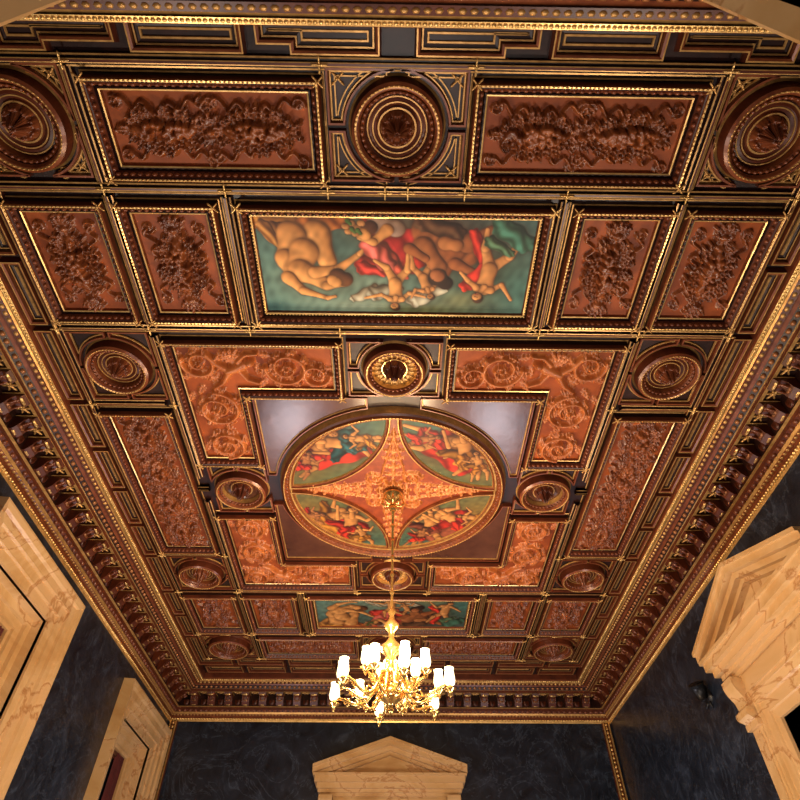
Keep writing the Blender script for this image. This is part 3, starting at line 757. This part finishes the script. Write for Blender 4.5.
def aedicule(name, tw):
    e = empty(name); mb = MB(); M = "marble"
    hw = .95; zt = Z + 3.0
    pts = [(hw, 0), (hw, zt), (-hw, zt), (-hw, 0)]
    wall_sweep(mb, tw, pts, [(0, -.5), (0, .05), (.12, .06), (.13, .09), (.27, .10), (.28, .14), (.38, .17), (.40, .17), (.40, .0)], M, closed=False)
    for s in SX:
        c = s * 1.42
        wbox(mb, tw, c - .15, c + .15, 0, Z + 3.02, 0, .16, M)
        wbox(mb, tw, c - .10, c + .10, .4, Z + 2.9, .16, .19, M)
        wbox(mb, tw, c - .19, c + .19, 0, .35, 0, .22, M)
        wbox(mb, tw, c - .18, c + .18, Z + 3.02, Z + 3.10, 0, .22, M)
        V = []; prof = [(0, 3.10), (.22, 3.10), (.30, 3.16), (.30, 3.24), (.24, 3.30), (.26, 3.40), (.32, 3.50), (.35, 3.60), (.35, 3.68), (0, 3.68)]
        for q in SX:
            for d, z in prof: V.append(tw(c + q * .15, Z + z, d))
        m_ = len(prof)
        mb.add(V, [[i, (i + 1) % m_, m_ + (i + 1) % m_, m_ + i] for i in range(m_)] + [list(range(m_)), list(range(2 * m_ - 1, m_ - 1, -1))], M)
        for q in SX:
            for (z, r) in ((3.2, .07), (3.58, .09)):
                n = 12; V = [tw(c + q * .17, Z + z, .25)] + [tw(c + q * .165, Z + z + r * math.sin(k * 2 * PI / n), .25 + r * math.cos(k * 2 * PI / n)) for k in range(n)]
                mb.add(V, [[0, 1 + k, 1 + (k + 1) % n] for k in range(n)], M)
    wbox(mb, tw, -1.3, 1.3, Z + 3.38, Z + 3.70, 0, .18, M)
    wbox(mb, tw, -1.15, 1.15, Z + 3.44, Z + 3.64, .18, .205, M)
    for (h0, h1, w, d) in ((3.68, 3.74, 1.56, .22), (3.74, 3.80, 1.60, .29), (3.80, 3.90, 1.63, .38), (3.90, 4.02, 1.68, .46), (4.02, 4.07, 1.72, .50)):
        wbox(mb, tw, -w, w, Z + h0, Z + h1, 0, d, M)
    za, zb = 4.07, 4.64
    th = [(0, .10, .50), (.10, .16, .54), (-.09, 0, .40), (-.16, -.09, .31)]
    for (o0, o1, d) in th:
        for s in SX:
            x_ = 1.74
            q = [(s * x_, Z + za + o0), (0, Z + zb + o0), (0, Z + zb + o1), (s * x_, Z + za + o1)]
            if o0 < 0: q = [(s * (x_ + o0 * 2.9), Z + za), (0, Z + zb + o0), (0, Z + zb + o1), (s * (x_ + o1 * 2.9), Z + za)]
            V = [tw(a_, b2, 0) for a_, b2 in q] + [tw(a_, b2, d) for a_, b2 in q]
            mb.add(V, [[0, 1, 2, 3], [4, 5, 6, 7], [0, 1, 5, 4], [1, 2, 6, 5], [2, 3, 7, 6], [3, 0, 4, 7]], M)
    V = [tw(-1.5, Z + za, .20), tw(1.5, Z + za, .20), tw(0, Z + zb, .20)]
    mb.add(V, [[0, 1, 2]], M)
    mb.build("marble_surround", e)
    mb = MB()
    wbox(mb, tw, -hw, hw, 0, zt, -.5, -.42, "door_wood")
    for s in SX:
        for (q0, q1) in ((.3, 1.2), (1.4, 2.7), (2.9, 4.3)):
            pts = [(s * .12, q0), (s * .82, q0), (s * .82, q1), (s * .12, q1)]
            wall_sweep(mb, tw, ccw(np.array(pts)), [(-.08, -.41), (-.06, -.37), (-.02, -.37), (0, -.42)], ["door_wood", "gold_dim", "door_wood"])
    mb.build("door_leaf", e)
aedicule("door_1", lambda s, z, d: (s, 15.5 - d, z))
aedicule("door_2", lambda s, z, d: (5.4 - d, 7.6 + s, z))
mb = MB()
tw = lambda s, z, d: (s, .2 + d, z)
wall_sweep(mb, tw, [(.82, 0), (.82, Z + 2.2), (-.82, Z + 2.2), (-.82, 0)], [(0, -.5), (0, .05), (.1, .06), (.11, .09), (.3, .10), (.31, .0)], "marble", closed=False)
mb.build("door_3")
mb = MB()
for s in SX:
    for tw in (lambda a_, z, d: (s * (5.38 - a_), 15.5 - d, z),):
        wbox(mb, tw, 0.0, .20, 0, Z + 5.28, 0, .03, "wood_red")
        wbox(mb, tw, 0.02, .05, 0, Z + 5.28, 0, .06, "gold")
        wbox(mb, tw, 0.15, .18, 0, Z + 5.28, 0, .06, "gold")
        t = MB(); beads(t, np.array([(.10, .2), (.10, Z + 5.28)]), .09, (.04, .035, .04), .03, "gold", closed=False)
        V = np.concatenate(t.V); mb.add(np.array([tw(*q) for q in V]), t.F, "gold", True)
mb.build("trim_3")

e = empty("wall_spotlight")
def tube(mb, pts, rad, mat, n=8, smooth=True, cap=False):
    pts = np.array(pts, float); N = len(pts)
    if np.isscalar(rad): rad = [rad] * N
    V = []; prev = None
    for i in range(N):
        d = pts[min(i + 1, N - 1)] - pts[max(i - 1, 0)]; d /= np.linalg.norm(d) + 1e-9
        if prev is None:
            a = np.array([0, 0, 1.]) if abs(d[2]) < .9 else np.array([1., 0, 0])
            u_ = np.cross(d, a)
        else: u_ = prev - d * np.dot(prev, d)
        u_ /= np.linalg.norm(u_); prev = u_; w_ = np.cross(d, u_)
        for k in range(n):
            t = k * 2 * PI / n; V.append(pts[i] + rad[i] * (math.cos(t) * u_ + math.sin(t) * w_))
    F = [[i * n + k, i * n + (k + 1) % n, (i + 1) * n + (k + 1) % n, (i + 1) * n + k] for i in range(N - 1) for k in range(n)]
    if cap: F += [list(range(n)), list(range((N - 1) * n, N * n))]
    mb.add(V, F, mat, smooth)
mb = MB()
sp = np.array((5.4, 10.35, Z + 3.95))
tube(mb, [sp, sp + (-.03, 0, 0)], .13, "black_metal", 16, cap=True)
tube(mb, [sp + (-.03, 0, 0), sp + (-.10, 0, .02), sp + (-.14, -.02, .08)], .02, "black_metal", cap=True)
tube(mb, [sp + (-.10, .02, -.02), sp + (-.14, -.03, .10), sp + (-.17, -.06, .18), sp + (-.175, -.065, .19)], [.08, .11, .13, .14], "black_metal", 16, cap=True)
for k in range(6):
    a = k * PI / 3
    tube(mb, [sp + (-.02, .1 * math.cos(a), .1 * math.sin(a)), sp + (-.05, .16 * math.cos(a), .16 * math.sin(a)), sp + (-.02, .20 * math.cos(a + .3), .20 * math.sin(a + .3))], [.02, .025, .01], "black_metal", 6)
mb.build("lamp_head", e)

# ------------------------------------------------------------ chandelier
ch = empty("chandelier")
def lathe(mb, prof, cx, cy, mat, n=20, z0=0):
    V = [(cx + r * math.cos(k * 2 * PI / n), cy + r * math.sin(k * 2 * PI / n), z0 + z) for r, z in prof for k in range(n)]
    F = [[i * n + k, i * n + (k + 1) % n, (i + 1) * n + (k + 1) % n, (i + 1) * n + k] for i in range(len(prof) - 1) for k in range(n)]
    mb.add(V, F, mat, True)
mb = MB()
B = Z + 2.64
lathe(mb, [(.005, 0), (.03, .02), (.045, .05), (.02, .09), (.05, .12), (.12, .17), (.16, .22), (.13, .28), (.06, .32), (.04, .38), (.08, .42), (.11, .48), (.06, .56), (.035, .64), (.06, .70), (.13, .76), (.14, .82), (.08, .88), (.035, .94), (.035, 1.02), (.08, 1.07), (.10, 1.12), (.05, 1.18), (.025, 1.26), (.055, 1.30), (.03, 1.34), (.02, 1.38)], 0, Y0, "brass", 24, B)
RT = HC - .15
lathe(mb, [(.018, 1.3 + B), (.018, RT - .32), (.05, RT - .30), (.06, RT - .24), (.02, RT - .20), (.04, RT - .12), (.10, RT - .08), (.16, RT - .02), (.16, RT)], 0, Y0, "brass", 16, 0)
for k in range(8):
    a = k * PI / 4
    tube(mb, [(.03 * math.cos(a), Y0 + .03 * math.sin(a), RT - .2), (.12 * math.cos(a), Y0 + .12 * math.sin(a), RT - .22), (.17 * math.cos(a), Y0 + .17 * math.sin(a), RT - .16), (.15 * math.cos(a), Y0 + .15 * math.sin(a), RT - .06)], [.014, .016, .02, .008], "brass", 6)
for k in range(6):
    z = B + 1.6 + k * .28
    lathe(mb, [(.018, -.035), (.036, 0), (.018, .035)], 0, Y0, "brass", 12, z)
mb.build("stem", ch)
arms = MB(); lamps = MB(); candles = MB()
def arm(a, R_, z0, z1, ph=0):
    ca, sa = math.cos(a), math.sin(a)
    ctrl = [(.05, z0 + .10), (.14, z0 + .20), (.24, z0 + .16), (.32, z0 + .0), (.44, z0 - .10), (.58, z0 - .12), (.72, z0 - .08), (.86, z0 - .03), (.96, z0 - .02), (1.0, z1)]
    pts = []
    c_ = [ctrl[0]] + ctrl + [ctrl[-1]]
    for i in range(1, len(c_) - 2):
        for t in (0, .25, .5, .75):
            p = [.5 * ((2 * c_[i][k]) + (-c_[i - 1][k] + c_[i + 1][k]) * t + (2 * c_[i - 1][k] - 5 * c_[i][k] + 4 * c_[i + 1][k] - c_[i + 2][k]) * t * t + (-c_[i - 1][k] + 3 * c_[i][k] - 3 * c_[i + 1][k] + c_[i + 2][k]) * t ** 3) for k in (0, 1)]
            pts.append((p[0] * R_ * ca, Y0 + p[0] * R_ * sa, p[1]))
    pts.append((R_ * ca, Y0 + R_ * sa, z1))
    tube(arms, pts, [.024 - .008 * i / len(pts) for i in range(len(pts))], "brass", 8)
    for (f0, rr, d) in ((.45, .07, 1), (.78, .05, -1), (.22, .05, -1)):
        q = []
        for i in range(18):
            t = i / 17; r = rr * (1 - .75 * t); an = PI / 2 * 3 + d * t * 8
            q.append(((f0 * R_ + r * math.cos(an)) * ca, Y0 + (f0 * R_ + r * math.cos(an)) * sa, z0 - .06 + rr * (-.8) + r * math.sin(an) + .03))
        tube(arms, q, [.012 - .004 * i / 18 for i in range(18)], "brass", 6)
    x, y = R_ * ca, Y0 + R_ * sa
    lathe(arms, [(.005, -.07), (.022, -.04), (.03, 0), (.068, .02), (.072, .03), (.03, .035), (.03, .06), (.022, .07)], x, y, "brass", 12, z1)
    lathe(candles, [(.02, .05), (.02, .09), (.0, .09)], x, y, "candle", 10, z1)
    lathe(lamps, [(.03, .065), (.056, .085), (.066, .13), (.060, .19), (.052, .25), (.058, .28), (.0, .27)], x, y, "lamp_glass", 14, z1)
for k in range(12): arm(k * 2 * PI / 12 + .2, .75 if k % 2 else .62, B + .28, B + (.18 if k % 2 else .30))
for k in range(4): arm(k * 2 * PI / 4 + .5, .36, B + .46, B + .46)
arms.build("arms", ch); candles.build("candles", ch); lamps.build("lamp_shades", ch)

# ------------------------------------------------------------ lights
def pl(name, loc, e, col, r=.1):
    l = bpy.data.lights.new(name, 'POINT'); l.energy = e; l.color = col; l.shadow_soft_size = r
    o = bpy.data.objects.new(name, l); o.location = loc; bpy.context.scene.collection.objects.link(o); return o
def al(name, loc, tgt, e, col, sx, sy):
    from mathutils import Vector
    l = bpy.data.lights.new(name, 'AREA'); l.shape = 'RECTANGLE'; l.size = sx; l.size_y = sy; l.energy = e; l.color = col
    o = bpy.data.objects.new(name, l); o.location = loc
    o.rotation_euler = (Vector(tgt) - Vector(loc)).to_track_quat('-Z', 'Y').to_euler()
    bpy.context.scene.collection.objects.link(o); return o
for k in range(3):
    a = k * 2 * PI / 3 + .3
    pl("chandelier_light", (.55 * math.cos(a), Y0 + .55 * math.sin(a), B + .92), 175, (1, .71, .42), .12)
al("added_fill_light", (0, 2.6, .6), (0, 5.8, 7.6), 120, (1, .88, .80), 1.2, 1)  # added fill lamp, unseen below frame, lights the near ceiling
al("added_fill_light", (-3.2, 12.9, .5), (-1.6, 8.0, 7.6), 120, (.98, .90, .98), .9, 1.0)  # added with its twin below so the glossy spandrels catch a pale reflection
al("added_fill_light", (3.2, 12.9, .5), (1.6, 8.0, 7.6), 120, (.98, .90, .98), .9, 1.0)
al("added_fill_light", (-4.4, 6.0, .6), (3.2, 6.5, 7), 300, (1, .86, .72), .8, 1.4)  # added side pair, out of view, warm oblique light for the carved relief
al("added_fill_light", (4.4, 6.0, .6), (-3.2, 6.5, 7), 300, (1, .86, .72), .8, 1.4)
w = bpy.data.worlds.new("World"); bpy.context.scene.world = w; w.use_nodes = True
w.node_tree.nodes["Background"].inputs[0].default_value = (.02, .025, .04, 1)
bpy.context.scene.view_settings.view_transform = 'Standard'

# ------------------------------------------------------------ camera
cam = bpy.data.cameras.new("camera"); co = bpy.data.objects.new("camera", cam)
bpy.context.scene.collection.objects.link(co)
cam.sensor_width = 36; cam.lens = 585 / 800 * 36; cam.clip_start = .02
p = math.atan(642 / 585)
co.location = (0, 0, EYE)
co.rotation_euler = (PI / 2 + p, 0, -math.radians(.857))
bpy.context.scene.camera = co
